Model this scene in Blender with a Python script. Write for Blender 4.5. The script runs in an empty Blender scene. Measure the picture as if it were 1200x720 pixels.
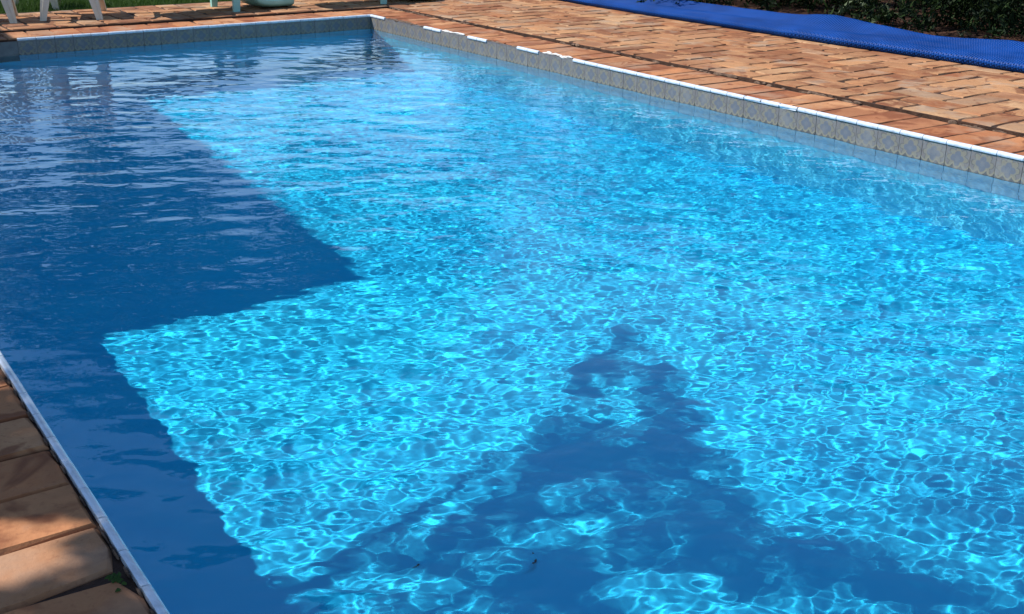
import bpy, math, random
import numpy as np
from mathutils import Vector, Matrix, noise
S = bpy.context.scene
col = S.collection
R = random.Random(11)

# ------------------------------------------------------------------ camera
cd = bpy.data.cameras.new('camera')
cam = bpy.data.objects.new('camera', cd)
col.objects.link(cam)
S.camera = cam
cd.sensor_width = 36
cd.lens = 1309.55 * 36 / 1200
cd.clip_start = 0.05
cd.clip_end = 2000
r_ = Vector((0.82427, -0.56614, 0.00802)); u_ = Vector((0.19881, 0.30267, 0.93213)); w_ = Vector((0.53014, 0.76673, -0.36204))
M4 = Matrix((r_, u_, -w_)).transposed().to_4x4()
M4.translation = (0, 0, 1.3433)
cam.matrix_world = M4

# ------------------------------------------------------------------ sky, sun, exposure
EL = math.radians(50)
SX, SY = -0.78, 0.626
W = bpy.data.worlds.new('World')
S.world = W
W.use_nodes = True
wn = W.node_tree.nodes
sky = wn.new('ShaderNodeTexSky')
sky.sky_type = 'NISHITA'
sky.sun_disc = False
sky.sun_elevation = EL
sky.sun_rotation = math.atan2(SX, SY)
sky.altitude = 900
sky.air_density = 1.1
sky.dust_density = 0.05
sky.ozone_density = 2.0
W.node_tree.links.new(sky.outputs[0], wn['Background'].inputs[0])
wn['Background'].inputs[1].default_value = 0.145
sl = bpy.data.lights.new('sun', 'SUN')
sl.energy = 5.0
sl.angle = math.radians(0.53)
sl.color = (1.0, 0.965, 0.91)
sun = bpy.data.objects.new('sun', sl)
col.objects.link(sun)
SUN = Vector((SX * math.cos(EL), SY * math.cos(EL), math.sin(EL)))
sun.rotation_euler = SUN.to_track_quat('Z', 'Y').to_euler()
sl.cycles.is_caustics_light = True
S.view_settings.view_transform = 'Standard'
S.view_settings.look = 'None'
S.view_settings.exposure = 0.42
S.view_settings.gamma = 1
S.cycles.caustics_reflective = False
S.cycles.caustics_refractive = True
S.cycles.blur_glossy = 0.0
S.cycles.max_bounces = 8
S.cycles.transparent_max_bounces = 8
S.cycles.use_adaptive_sampling = True
S.cycles.adaptive_threshold = 0.008


# ------------------------------------------------------------------ helpers
def mesh_of(name, v, f, mats=(), smooth=False):
    me = bpy.data.meshes.new(name)
    me.from_pydata([tuple(p) for p in v], [], f)
    for m in mats:
        me.materials.append(m)
    if smooth:
        me.shade_smooth()
    return me


def link(name, me, parent=None, loc=(0, 0, 0), rot=(0, 0, 0), kind=None):
    o = bpy.data.objects.new(name, me)
    col.objects.link(o)
    o.location = loc
    o.rotation_euler = rot
    if parent is not None:
        o.parent = parent
    if kind:
        o['kind'] = kind
    return o


def tag(o, label, cat, group=None):
    o['label'] = label
    o['category'] = cat
    if group:
        o['group'] = group
    return o


def grid_mesh(name, P, mats, smooth=True):
    """P: (ny, nx, 3) array of points -> one quad sheet"""
    ny, nx = P.shape[:2]
    i = np.arange(ny - 1)[:, None] * nx + np.arange(nx - 1)[None]
    q = np.stack([i, i + 1, i + nx + 1, i + nx], -1).reshape(-1, 4)
    me = bpy.data.meshes.new(name)
    me.vertices.add(ny * nx)
    me.vertices.foreach_set('co', P.astype(np.float32).reshape(-1))
    me.loops.add(q.size)
    me.loops.foreach_set('vertex_index', q.ravel().astype(np.int32))
    me.polygons.add(len(q))
    me.polygons.foreach_set('loop_start', (np.arange(len(q)) * 4).astype(np.int32))
    me.polygons.foreach_set('loop_total', np.full(len(q), 4, np.int32))
    for m in mats:
        me.materials.append(m)
    me.update()
    me.validate()
    if smooth:
        me.shade_smooth()
    return me


class MB:
    """collects simple shapes into one mesh"""
    def __init__(self):
        self.v = []; self.f = []
    def add(self, v, f):
        n = len(self.v)
        self.v += [tuple(p) for p in v]
        self.f += [tuple(i + n for i in q) for q in f]
    def box(self, x0, x1, y0, y1, z0, z1):
        self.add([(x0, y0, z0), (x1, y0, z0), (x1, y1, z0), (x0, y1, z0), (x0, y0, z1), (x1, y0, z1), (x1, y1, z1), (x0, y1, z1)],
                 [(0, 3, 2, 1), (4, 5, 6, 7), (0, 1, 5, 4), (1, 2, 6, 5), (2, 3, 7, 6), (3, 0, 4, 7)])
    def tube(self, pts, rad, n=6):
        pts = [Vector(p) for p in pts]
        if not hasattr(rad, '__len__'):
            rad = [rad] * len(pts)
        vs = []
        for i, p in enumerate(pts):
            d = (pts[min(i + 1, len(pts) - 1)] - pts[max(i - 1, 0)]).normalized()
            a = d.cross(Vector((0.13, 0.27, 1)) if abs(d.z) < .9 else Vector((1, .1, 0))).normalized()
            b = d.cross(a)
            for k in range(n):
                t = 2 * math.pi * k / n
                vs.append(p + (a * math.cos(t) + b * math.sin(t)) * rad[i])
        fs = [(i * n + k, i * n + (k + 1) % n, (i + 1) * n + (k + 1) % n, (i + 1) * n + k) for i in range(len(pts) - 1) for k in range(n)]
        fs.append(tuple(range(n))[::-1]); fs.append(tuple((len(pts) - 1) * n + k for k in range(n)))
        self.add(vs, fs)
    def loft(self, rings, closed=True):
        n = len(rings[0])
        vs = [p for r in rings for p in r]
        fs = [(i * n + k, i * n + (k + 1) % n, (i + 1) * n + (k + 1) % n, (i + 1) * n + k) for i in range(len(rings) - 1) for k in range(n)]
        if closed:
            fs.append(tuple(range(n))[::-1]); fs.append(tuple((len(rings) - 1) * n + k for k in range(n)))
        self.add(vs, fs)
    def mesh(self, name, mats, smooth=False):
        me = mesh_of(name, self.v, self.f, mats, smooth)
        return me


class NT:
    """small node-tree writer"""
    def __init__(self, name):
        self.m = bpy.data.materials.new(name)
        self.m.use_nodes = True
        self.t = self.m.node_tree
        self.b = self.t.nodes['Principled BSDF']
    def n(self, kind, **kw):
        nd = self.t.nodes.new('ShaderNode' + kind)
        for k, v in kw.items():
            setattr(nd, k, v)
        return nd
    def l(self, a, b):
        self.t.links.new(a, b)
    def val(self, inp, v):
        if hasattr(v, 'links'):
            self.l(v, inp)
        else:
            inp.default_value = v
    def math(self, op, a, b=0.0, c=None, clamp=False):
        nd = self.n('Math', operation=op, use_clamp=clamp)
        self.val(nd.inputs[0], a); self.val(nd.inputs[1], b)
        if c is not None:
            self.val(nd.inputs[2], c)
        return nd.outputs[0]
    def mix(self, f, a, b, blend='MIX'):
        nd = self.n('MixRGB', blend_type=blend)
        self.val(nd.inputs[0], f)
        for k, v in ((1, a), (2, b)):
            if hasattr(v, 'links'):
                self.l(v, nd.inputs[k])
            else:
                nd.inputs[k].default_value = (*v, 1)
        return nd.outputs[0]
    def ramp(self, f, stops, interp='LINEAR'):
        nd = self.n('ValToRGB')
        nd.color_ramp.interpolation = interp
        e = nd.color_ramp.elements
        while len(e) < len(stops):
            e.new(0.5)
        for k, (p, c) in enumerate(stops):
            e[k].position = p
            e[k].color = (*c, 1) if len(c) == 3 else c
        self.l(f, nd.inputs[0])
        return nd.outputs[0]
    def coord(self, which='Object', scale=None, rand=False, loc=None):
        tc = self.n('TexCoord').outputs[which]
        if rand:
            oi = self.n('ObjectInfo')
            vm = self.n('VectorMath', operation='MULTIPLY_ADD')
            cx = self.n('CombineXYZ')
            for k in range(3):
                self.l(self.math('MULTIPLY', oi.outputs['Random'], 37.0 + 11 * k), cx.inputs[k])
            vm2 = self.n('VectorMath', operation='ADD')
            self.l(tc, vm2.inputs[0]); self.l(cx.outputs[0], vm2.inputs[1])
            tc = vm2.outputs[0]
        if scale:
            mp = self.n('Mapping')
            mp.inputs['Scale'].default_value = scale
            self.l(tc, mp.inputs['Vector'])
            tc = mp.outputs[0]
        return tc
    def noise(self, vec, scale, detail=4, rough=0.55, dist=0.0, out='Fac'):
        nd = self.n('TexNoise')
        nd.inputs['Scale'].default_value = scale
        nd.inputs['Detail'].default_value = detail
        nd.inputs['Roughness'].default_value = rough
        nd.inputs['Distortion'].default_value = dist
        self.l(vec, nd.inputs['Vector'])
        return nd.outputs[out]
    def bump(self, h, strength=0.4, dist=0.01):
        nd = self.n('Bump')
        nd.inputs['Strength'].default_value = strength
        nd.inputs['Distance'].default_value = dist
        self.l(h, nd.inputs['Height'])
        self.l(nd.outputs[0], self.b.inputs['Normal'])
    def set(self, **kw):
        for k, v in kw.items():
            nm = k.replace('_', ' ')
            inp = self.b.inputs[nm]
            if hasattr(v, 'links'):
                self.l(v, inp)
            elif hasattr(v, '__len__') and len(v) == 3:
                inp.default_value = (*v, 1)
            else:
                inp.default_value = v
        return self


# ------------------------------------------------------------------ materials
def mat_paver(name, light=1.0):
    t = NT(name)
    v = t.coord('Object', rand=True)
    oi = t.n('ObjectInfo').outputs['Random']
    base = t.ramp(oi, [(0.0, (.25, .10, .05)), (.18, (.44, .21, .10)), (.38, (.58, .35, .19)), (.55, (.33, .135, .065)),
                       (.72, (.62, .44, .27)), (.88, (.32, .24, .18)), (1.0, (.50, .24, .115))])
    n1 = t.noise(v, 6.0, 5, .6)
    c = t.mix(t.ramp(n1, [(.38, (0, 0, 0)), (.68, (1, 1, 1))]), base, (.45, .28, .16))
    n2 = t.noise(v, 3.2, 4, .55, .6)
    c = t.mix(t.math('MULTIPLY', t.ramp(n2, [(.55, (0, 0, 0)), (.60, (1, 1, 1))]), .75), c, (.20, .085, .045))   # worn darker patches
    n3 = t.noise(v, 60.0, 3, .6)
    c = t.mix(t.math('MULTIPLY', t.ramp(n3, [(.55, (0, 0, 0)), (.72, (1, 1, 1))]), .45), c, (.24, .13, .08))
    n4 = t.noise(v, 1.9, 3, .5)
    c = t.mix(t.math('MULTIPLY', t.ramp(n4, [(.62, (0, 0, 0)), (.70, (1, 1, 1))]), .5), c, (.48, .40, .31))
    pos = t.n('NewGeometry').outputs['Position']
    st = t.noise(pos, 1.7, 5, .62, .4)
    c = t.mix(t.math('MULTIPLY', t.ramp(st, [(.50, (0, 0, 0)), (.60, (1, 1, 1))]), .55), c, (.24, .11, .06))
    st2 = t.noise(pos, 4.2, 5, .65, .8)
    c = t.mix(t.math('MULTIPLY', t.ramp(st2, [(.60, (0, 0, 0)), (.64, (1, 1, 1))]), .75), c, (.19, .07, .035))
    st3 = t.noise(pos, 2.6, 4, .6)
    c = t.mix(t.math('MULTIPLY', t.ramp(st3, [(.56, (0, 0, 0)), (.66, (1, 1, 1))]), .6), c, (.42, .37, .31))
    if not isinstance(light, (int, float)) or light != 1.0:
        c = t.mix(1.0, c, light if hasattr(light, '__len__') else (light,) * 3, 'MULTIPLY')
    t.set(Base_Color=c, Roughness=.85, Specular_IOR_Level=.25)
    h = t.math('ADD', t.noise(v, 45.0, 6, .7), t.math('MULTIPLY', t.noise(v, 9.0, 3), 1.6))
    t.bump(h, .55, .006)
    return t.m


def mat_simple(name, c1, c2, scale, rough=.85, bump=.4, bscale=None, spec=.25, bdist=.01, detail=5):
    t = NT(name)
    v = t.coord('Object')
    c = t.ramp(t.noise(v, scale, detail, .6), [(.32, c1), (.68, c2)])
    t.set(Base_Color=c, Roughness=rough, Specular_IOR_Level=spec)
    t.bump(t.noise(v, bscale or scale * 6, 5, .65), bump, bdist)
    return t.m


M_paver = mat_paver('clay_paver', (.78, .66, .56))
M_coping = mat_paver('clay_coping', (.80, .56, .43))
M_joint = mat_simple('joint_soil', (.025, .013, .009), (.085, .042, .026), 14, bump=.8)
M_mortar = mat_simple('old_mortar', (.07, .04, .028), (.27, .175, .12), 22, bump=.9, bdist=.02)
M_plaster = mat_simple('broken_white_mortar', (.55, .52, .48), (.82, .80, .77), 30, bump=.8)
M_dirt = mat_simple('red_soil', (.022, .010, .006), (.10, .044, .025), 4, bump=1.0, bscale=40, bdist=.03)
M_ground = mat_simple('lawn_soil', (.02, .045, .010), (.055, .10, .02), 3, bump=.6)


def mat_bull():
    t = NT('white_glazed_edge')
    v = t.coord('Object', rand=True)
    c = t.mix(t.ramp(t.noise(v, 25, 4, .6), [(.45, (0, 0, 0)), (.75, (1, 1, 1))]), (.60, .65, .72), (.42, .44, .47))
    t.set(Base_Color=c, Roughness=.22, Specular_IOR_Level=.5)
    t.bump(t.noise(v, 60, 3), .08, .003)
    return t.m


def mat_tile():
    """printed waterline tile: a blue-grey rosette with beige scalloped petals on warm grey"""
    t = NT('printed_waterline_tile')
    uv = t.n('TexCoord').outputs['UV']
    sp = t.n('SeparateXYZ'); nz = t.n('VectorMath', operation='MULTIPLY_ADD'); t.l(t.noise(t.coord('Object', rand=True), 28, 3, .6, out='Color'), nz.inputs[0]); nz.inputs[1].default_value = (.14, .14, 0); nz2 = t.n('VectorMath', operation='SUBTRACT'); t.l(uv, nz.inputs[2]); t.l(nz.outputs[0], nz2.inputs[0]); nz2.inputs[1].default_value = (.07, .07, 0); t.l(nz2.outputs[0], sp.inputs[0])
    x = t.math('SUBTRACT', sp.outputs[0], .5); y = t.math('SUBTRACT', sp.outputs[1], .46)
    r = t.math('SQRT', t.math('ADD', t.math('MULTIPLY', x, x), t.math('MULTIPLY', y, y)))
    a = t.math('ARCTAN2', y, x)
    pet = t.math('ABSOLUTE', t.math('COSINE', t.math('MULTIPLY', a, 4.0)))
    ro = t.math('ADD', .33, t.math('MULTIPLY', pet, .14))
    ri = t.math('ADD', .17, t.math('MULTIPLY', t.math('ABSOLUTE', t.math('COSINE', t.math('MULTIPLY', a, 2.0))), .11))
    inside = t.math('LESS_THAN', r, ro)
    core = t.math('LESS_THAN', r, ri)
    base = (.175, .16, .155)
    c = t.mix(inside, base, (0.212, 0.190, 0.143))
    c = t.mix(t.math('MULTIPLY', t.math('GREATER_THAN', r, t.math('SUBTRACT', ro, .045)), inside), c, (0.109, 0.104, 0.097))
    c = t.mix(core, c, (0.120, 0.135, 0.167))
    c = t.mix(t.math('LESS_THAN', r, t.math('ADD', .06, t.math('MULTIPLY', pet, .05))), c, (0.143, 0.155, 0.178))
    # scallop edging along the foot of the tile
    sx = t.math('ABSOLUTE', t.math('SINE', t.math('MULTIPLY', sp.outputs[0], 9.4248)))
    edge = t.math('SUBTRACT', .31, t.math('MULTIPLY', sx, .15))
    c = t.mix(t.math('LESS_THAN', sp.outputs[1], edge), c, (0.253, 0.224, 0.155))
    c = t.mix(t.math('LESS_THAN', sp.outputs[1], t.math('SUBTRACT', edge, .085)), c, (0.086, 0.086, 0.086))
    # top line
    c = t.mix(t.math('GREATER_THAN', sp.outputs[1], .93), c, (0.126, 0.120, 0.126))
    v = t.coord('Object', rand=True)
    c = t.mix(t.math('MULTIPLY', t.noise(v, 30, 5, .7), .5), c, (0.155, 0.143, 0.135))
    c = t.mix(t.math('MULTIPLY', t.ramp(t.noise(v, 9, 4, .6), [(.5, (0, 0, 0)), (.62, (1, 1, 1))]), .5), c, (0.230, 0.218, 0.201))
    t.set(Base_Color=c, Roughness=.4, Specular_IOR_Level=.3)
    return t.m


def mat_poolblue(name, c1, c2, rough=.6, scale=2.0):
    t = NT(name)
    v = t.coord('Object')
    c = t.ramp(t.noise(v, scale, 5, .6), [(.35, c1), (.65, c2)])
    t.set(Base_Color=c, Roughness=rough, Specular_IOR_Level=.1)
    return t.m


def mat_water():
    t = NT('pool_water')
    t.t.nodes.remove(t.b)
    g = t.n('BsdfGlass')
    g.inputs['IOR'].default_value = 1.33
    g.inputs['Roughness'].default_value = 0.0
    g.inputs['Color'].default_value = (.93, .985, 1, 1)
    t.l(g.outputs[0], t.t.nodes['Material Output'].inputs[0])
    return t.m


def mat_cover():
    t = NT('blue_bubble_sheet')
    uv = t.n('TexCoord').outputs['UV']
    vo = t.n('TexVoronoi', feature='F1')
    vo.inputs['Scale'].default_value = 1.0
    vo.inputs['Randomness'].default_value = 0.12
    t.l(uv, vo.inputs['Vector'])
    h = t.ramp(vo.outputs['Distance'], [(.12, (1, 1, 1)), (.48, (0, 0, 0))])
    v = t.coord('Object')
    c = t.ramp(t.noise(v, 3, 4, .6), [(.35, (.0015, .034, .17)), (.65, (.003, .052, .25))])
    
    t.set(Base_Color=c, Roughness=.45, Specular_IOR_Level=.12)
    t.bump(t.noise(v, 12, 3), .3, .01)
    return t.m


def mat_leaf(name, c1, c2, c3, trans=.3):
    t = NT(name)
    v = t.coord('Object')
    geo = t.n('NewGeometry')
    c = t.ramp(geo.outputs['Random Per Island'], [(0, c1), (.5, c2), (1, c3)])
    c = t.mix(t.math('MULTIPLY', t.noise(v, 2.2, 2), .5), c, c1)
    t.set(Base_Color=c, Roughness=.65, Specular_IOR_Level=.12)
    tr = t.n('BsdfTranslucent'); t.l(c, tr.inputs[0])
    mx = t.n('MixShader'); mx.inputs[0].default_value = trans
    t.l(t.b.outputs[0], mx.inputs[1]); t.l(tr.outputs[0], mx.inputs[2])
    t.l(mx.outputs[0], t.t.nodes['Material Output'].inputs[0])
    return t.m


def mat_plastic(name, c, c2, rough=.4):
    t = NT(name)
    v = t.coord('Object')
    cc = t.ramp(t.noise(v, 7, 5, .65), [(.35, c), (.7, c2)])
    t.set(Base_Color=cc, Roughness=rough, Specular_IOR_Level=.4)
    t.bump(t.noise(v, 150, 2), .08, .002)
    return t.m


M_bull = mat_bull()
M_tile = mat_tile()
M_floor = mat_poolblue('painted_pool_floor', (.020, .57, .94), (.030, .64, .97), scale=1.3)
M_wallblue = mat_poolblue('painted_pool_wall', (.10, .70, .96), (.15, .76, .97), .6, 1.5)
M_blue_tile = mat_poolblue('underwater_wall_tile', (.24, .55, .74), (.34, .63, .80), .5, 4)
M_grout = mat_poolblue('tile_grout', (.13, .13, .13), (.20, .20, .19), .9, 8)
M_water = mat_water()
M_cover = mat_cover()
M_grass = mat_leaf('grass_blade', (.02, .05, .008), (.04, .09, .014), (.08, .14, .025), .35)
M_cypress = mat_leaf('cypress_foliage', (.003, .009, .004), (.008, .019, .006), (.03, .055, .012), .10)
M_treeleaf = mat_leaf('tree_leaf', (.025, .055, .015), (.045, .09, .02), (.08, .12, .03), .3)
M_weed = mat_leaf('grey_green_leaf', (.07, .10, .055), (.11, .14, .08), (.14, .17, .10), .25)
M_dry = mat_leaf('dry_leaf', (.04, .02, .01), (.07, .04, .02), (.12, .07, .04), .1)
M_sunk = mat_leaf('wet_dark_leaf', (.012, .008, .008), (.025, .012, .010), (.04, .018, .012), .05)
M_bark = mat_simple('bark', (.05, .035, .025), (.14, .10, .07), 9, bump=.9, bdist=.03)
M_cream = mat_plastic('cream_plastic', (.58, .52, .42), (.68, .64, .55))
M_aqua = mat_plastic('aqua_plastic', (.24, .52, .48), (.33, .62, .57))
M_wall = mat_simple('white_render', (.62, .60, .56), (.76, .74, .70), 3, bump=.3)
M_rooftile = mat_simple('roof_clay', (.30, .12, .06), (.45, .20, .11), 6)
M_wood = mat_simple('painted_wood', (.16, .09, .05), (.26, .15, .08), 5)
M_glass = NT('window_glass').set(Base_Color=(.02, .03, .035), Roughness=.05, Specular_IOR_Level=.6).m

# ------------------------------------------------------------------ measures (metres; coping level z = 0, camera above x = y = 0)
XL, XR, Y0, YF = .478, 5.383, -1.35, 10.344
T = .153                      # tile module
WZ = -.140                    # water level


def fz(y):
    return -1.15 - .088 * (y - 2)


# ------------------------------------------------------------------ ground, lawn soil, bed
g = MB()
xs = [-500, -9, XL - .42, XR + .43, 500]; ys_ = [-500, Y0 - .45, YF + .43, 500]
vs = [(x, y, -.055) for y in ys_ for x in xs]
fs = [(j * 5 + i, j * 5 + i + 1, (j + 1) * 5 + i + 1, (j + 1) * 5 + i) for j in range(3) for i in range(4) if not (j == 1 and i == 2)]
ground = link('ground', mesh_of('ground', vs, fs, [M_ground]), kind='structure')

deck = link('paving', None)
bpy.data.objects.remove(deck)
dk = MB()
dk.box(XR + .462, 8.15, 2.0, YF + .459, -.11, .0105)
dk.box(-3.2, 8.15, YF + .461, 12.15, -.11, .0105)
dk.box(-3.2, XL - .452, Y0 - .4, YF + .43, -.11, -.02)
deck = link('paving', dk.mesh('paving', [M_joint]), kind='structure')
cp = MB()
cp.box(XR + .011, XR + .433, Y0, YF + .011, -.11, -.006)
cp.box(XL - .42, XR + .433, YF + .0115, YF + .435, -.11, -.009)
cp.box(XL - .45, XL - .011, Y0, YF + .018, -.11, -.016)
coping = link('pool_coping', cp.mesh('pool_coping', [M_joint]), kind='structure')


def paver_mesh(name, lx, ly, h, rr, mat, chip=1.0):
    """an irregular clay slab, origin at its centre top; 48 triangles or fewer"""
    pts = []
    nl = [(-.5, -.5), (0, -.5), (.5, -.5), (.5, 0), (.5, .5), (0, .5), (-.5, .5), (-.5, 0)] if lx >= ly else \
         [(-.5, -.5), (0, -.5), (.5, -.5), (.5, 0), (.5, .5), (0, .5), (-.5, .5), (-.5, 0)]
    for a, b in nl:
        cor = abs(a) == .5 and abs(b) == .5
        ch = rr.uniform(0, .006) * chip if cor else rr.uniform(-.003, .004) * chip
        if cor and rr.random() < .18 * chip:
            ch += rr.uniform(.008, .022)
        pts.append((a * lx - math.copysign(ch, a) * (a != 0), b * ly - math.copysign(ch, b) * (b != 0)))
    v = []
    for z, ins in ((-h, .0), (-.010, .0), (0, .008)):
        for (x, y) in pts:
            d = math.hypot(x, y)
            zz = z if z else rr.uniform(-.0025, .0015)
            if z == -.010:
                zz += rr.uniform(-.004, .003)
            ii = ins * rr.uniform(.6, 1.7)
            v.append((x - x / d * ii, y - y / d * ii, zz + (0 if z else .0)))
    n = 8
    f = [(k, (k + 1) % n, n + (k + 1) % n, n + k) for k in range(n)] + [(n + k, n + (k + 1) % n, 2 * n + (k + 1) % n, 2 * n + k) for k in range(n)]
    v.append((0, 0, rr.uniform(-.001, .002)))
    f += [(2 * n + k, 2 * n + (k + 1) % n, 3 * n) for k in range(n)]
    return mesh_of(name, v, f, [mat])


U = .2105
full = [paver_mesh('brick', 2 * U - .012, U - .011, .05, R, M_paver, 1.0) for _ in range(14)]
half = [paver_mesh('brick', U - .009, U - .009, .05, R, M_paver) for _ in range(5)]


def herring(x0, y0, inside, parent, cells):
    done = set()
    for (i, j) in cells:
        if (i, j) in done or not inside(i, j):
            continue
        c = (i - j) % 4
        mate = {0: (i + 1, j), 1: (i - 1, j), 3: (i, j + 1), 2: (i, j - 1)}[c]
        z = .018 + R.gauss(0, .0013)
        tilt = (R.gauss(0, .003), R.gauss(0, .003))
        if inside(*mate):
            done |= {(i, j), mate}
            cx = x0 + ((i + mate[0]) / 2 + .5) * U; cy = y0 + ((j + mate[1]) / 2 + .5) * U
            rot = (0 if mate[1] == j else math.pi / 2) + R.choice((0, math.pi)) + R.gauss(0, .006)
            link('brick', R.choice(full), parent, (cx + R.gauss(0, .002), cy + R.gauss(0, .002), z), (*tilt, rot))
        else:
            done.add((i, j))
            link('brick', R.choice(half), parent, (x0 + (i + .5) * U, y0 + (j + .5) * U, z), (*tilt, R.choice((0, 1, 2, 3)) * math.pi / 2))


DX0 = XR + .468               # first joint of the raised deck, past the open gap
DY1 = YF + .468
y_start = DY1 - 38 * U
cells = [(i, j) for j in range(0, 44) for i in range(-20, 10)]
herring(DX0, y_start, lambda i, j: (0 <= i < 9 and 0 <= j < 44) or (-19 <= i < 0 and 38 <= j < 44), deck, cells)

# coping slabs
slab = [paver_mesh('slab', .412, .2085, .045, R, M_coping, .8) for _ in range(10)]
pit = .2145
y = 2.052 - 4 * pit
while y < YF + .0:
    if y > 2.0:                                                          # right side
        link('slab', R.choice(slab), coping, (XR + .023 + .2025 + R.gauss(0, .002), y + pit * .5 + .12, -.001 + R.gauss(0, .0015)), (R.gauss(0, .004), R.gauss(0, .005), R.choice((0, math.pi)) + R.gauss(0, .006)))
    if y < 6.4:                                                          # left side, beside the camera
        link('slab', R.choice(slab), coping, (XL - .022 - .2025, y + pit * .5, -.003 + R.gauss(0, .0015)), (R.gauss(0, .004), R.gauss(0, .005), R.choice((0, math.pi)) + R.gauss(0, .006)))
    y += pit
x = XR + .43 - pit * .5
while x > 1.4:
    link('slab', R.choice(slab), coping, (x, YF + .023 + .2025, -.001 + R.gauss(0, .0015)), (R.gauss(0, .004), R.gauss(0, .004), math.pi / 2 + R.choice((0, math.pi)) + R.gauss(0, .006)))
    x -= pit

# crumbling mortar along the open gap between the coping and the raised deck
mb = MB()


def lump(mb, c, sx, sy, sz, rr):
    n = 6
    rings = []
    for z, k in ((-1, .75), (-.2, 1.0), (.6, .8), (1, .35)):
        rings.append([(c[0] + sx * k * math.cos(t * 2 * math.pi / n) * rr.uniform(.7, 1.2), c[1] + sy * k * math.sin(t * 2 * math.pi / n) * rr.uniform(.7, 1.2), c[2] + sz * z * rr.uniform(.8, 1.1)) for t in range(n)])
    mb.loft(rings)


yy = 2.4
while yy < YF + .45:
    dens = noise.noise(Vector((yy * 1.3, 3.1, 0)))
    if dens > -.12 and R.random() < .8:
        lump(mb, (XR + .458 + R.uniform(-.012, .014), yy, -.006 + R.uniform(-.012, .012)), R.uniform(.006, .018), R.uniform(.015, .075), R.uniform(.006, .014), R)
    yy += R.uniform(.03, .09)
xx = 1.4
while xx < XR + .4:
    if noise.noise(Vector((xx * 1.1, 9.1, 0))) > .05:
        lump(mb, (xx, YF + .46 + R.uniform(-.01, .01), -.012 + R.uniform(-.008, .006)), R.uniform(.012, .045), R.uniform(.008, .016), R.uniform(.006, .012), R)
    xx += R.uniform(.05, .16)
mo = link('mortar', mb.mesh('mortar', [M_mortar]), coping, kind='stuff')
# packed mortar strip between slabs and white edging on the left
ms = MB()
for k in range(60):
    y = 1.2 + k * .085
    if R.random() < .8:
        lump(ms, (XL - .020, y, -.006), .0035, R.uniform(.02, .045), .005, R)
link('joint_mortar', ms.mesh('joint_mortar', [M_mortar]), coping, kind='stuff')

# ------------------------------------------------------------------ pool basin
ba = MB()
nb = 14
LW = .40                      # setback added under the left coping so sunlight reaches the floor beside it
W8 = .009
rows = [Y0 - W8 + (YF + 2 * W8 - Y0) * k / nb for k in range(nb + 1)]
v = []; f = []
for y in rows:
    v += [(XL - LW, y, -.08), (XL - LW, y, fz(y)), (XR + W8, y, fz(y)), (XR + W8, y, -.024)]
for k in range(nb):
    a = k * 4
    f += [(a, a + 1, a + 5, a + 4), (a + 1, a + 2, a + 6, a + 5), (a + 2, a + 3, a + 7, a + 6)]
f += [(0, 3, 2, 1), (nb * 4, nb * 4 + 1, nb * 4 + 2, nb * 4 + 3)]
basin_me = mesh_of('pool_basin', v, f, [M_floor, M_wallblue])
for k_, p_ in enumerate(basin_me.polygons):
    p_.material_index = 0 if (k_ < 3 * nb and k_ % 3 == 1) else 1
basin = link('pool_basin', basin_me, kind='structure')
basin.cycles.is_caustics_receiver = True


def tile_mesh(name, w, h, mat, t=.008):
    """front face towards +Y... origin at the top centre of its face; uv on the face"""
    b = .0007
    v = [(-w / 2, 0, -h), (w / 2, 0, -h), (w / 2, 0, 0), (-w / 2, 0, 0),
         (-w / 2 + b, -t, -h + b), (w / 2 - b, -t, -h + b), (w / 2 - b, -t, -b), (-w / 2 + b, -t, -b)]
    f = [(4, 5, 6, 7), (0, 1, 5, 4), (1, 2, 6, 5), (2, 3, 7, 6), (3, 0, 4, 7)]
    me = mesh_of(name, v, f, [mat])
    uv = me.uv_layers.new(name='UVMap')
    for lp in me.loops:
        c = me.vertices[lp.vertex_index].co
        uv.data[lp.index].uv = ((c.x + w / 2) / w, (c.z + h) / h)
    return me


tw = T - .0013
tile_p = tile_mesh('tile', tw, .1465, M_tile)
tile_b = tile_mesh('tile', tw, .1505, M_blue_tile)
gs = MB()
gs.box(XR + .0035, XR + W8 + .02, 2.0, YF + W8, -.458, -.0245)
gs.box(1.2, XR + .003, YF + .0035, YF + W8 + .02, -.458, -.0245)
gro = link('grout', gs.mesh('grout', [M_grout]), basin)
gro.cycles.is_caustics_receiver = True
nR = 36
for k in range(nR + 0):
    yc = YF - (k + .5) * T - .001
    if yc < 2.9:
        break
# right wall (faces -x): its row of printed tiles, then plain ones under water
for k in range(48):
    yc = YF - (k + .5) * T
    for row in range(3):
        me = tile_p if row == 0 else tile_b
        o = link('tile', me, basin, (XR + W8 - .001 + R.gauss(0, .0004), yc, -.0235 + .018 if row == 0 else -.154 - (row - 1) * T), (R.gauss(0, .004), 0, -math.pi / 2 + R.gauss(0, .004)))
        o.cycles.is_caustics_receiver = True
# far wall (faces -y)
for k in range(22):
    xc = XR - (k + .5) * T
    for row in range(3):
        me = tile_p if row == 0 else tile_b
        o = link('tile', me, basin, (xc, YF + W8 - .001 + R.gauss(0, .0004), -.0055 if row == 0 else -.154 - (row - 1) * T), (R.gauss(0, .004), 0, R.gauss(0, .004)))
        o.cycles.is_caustics_receiver = True

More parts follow.
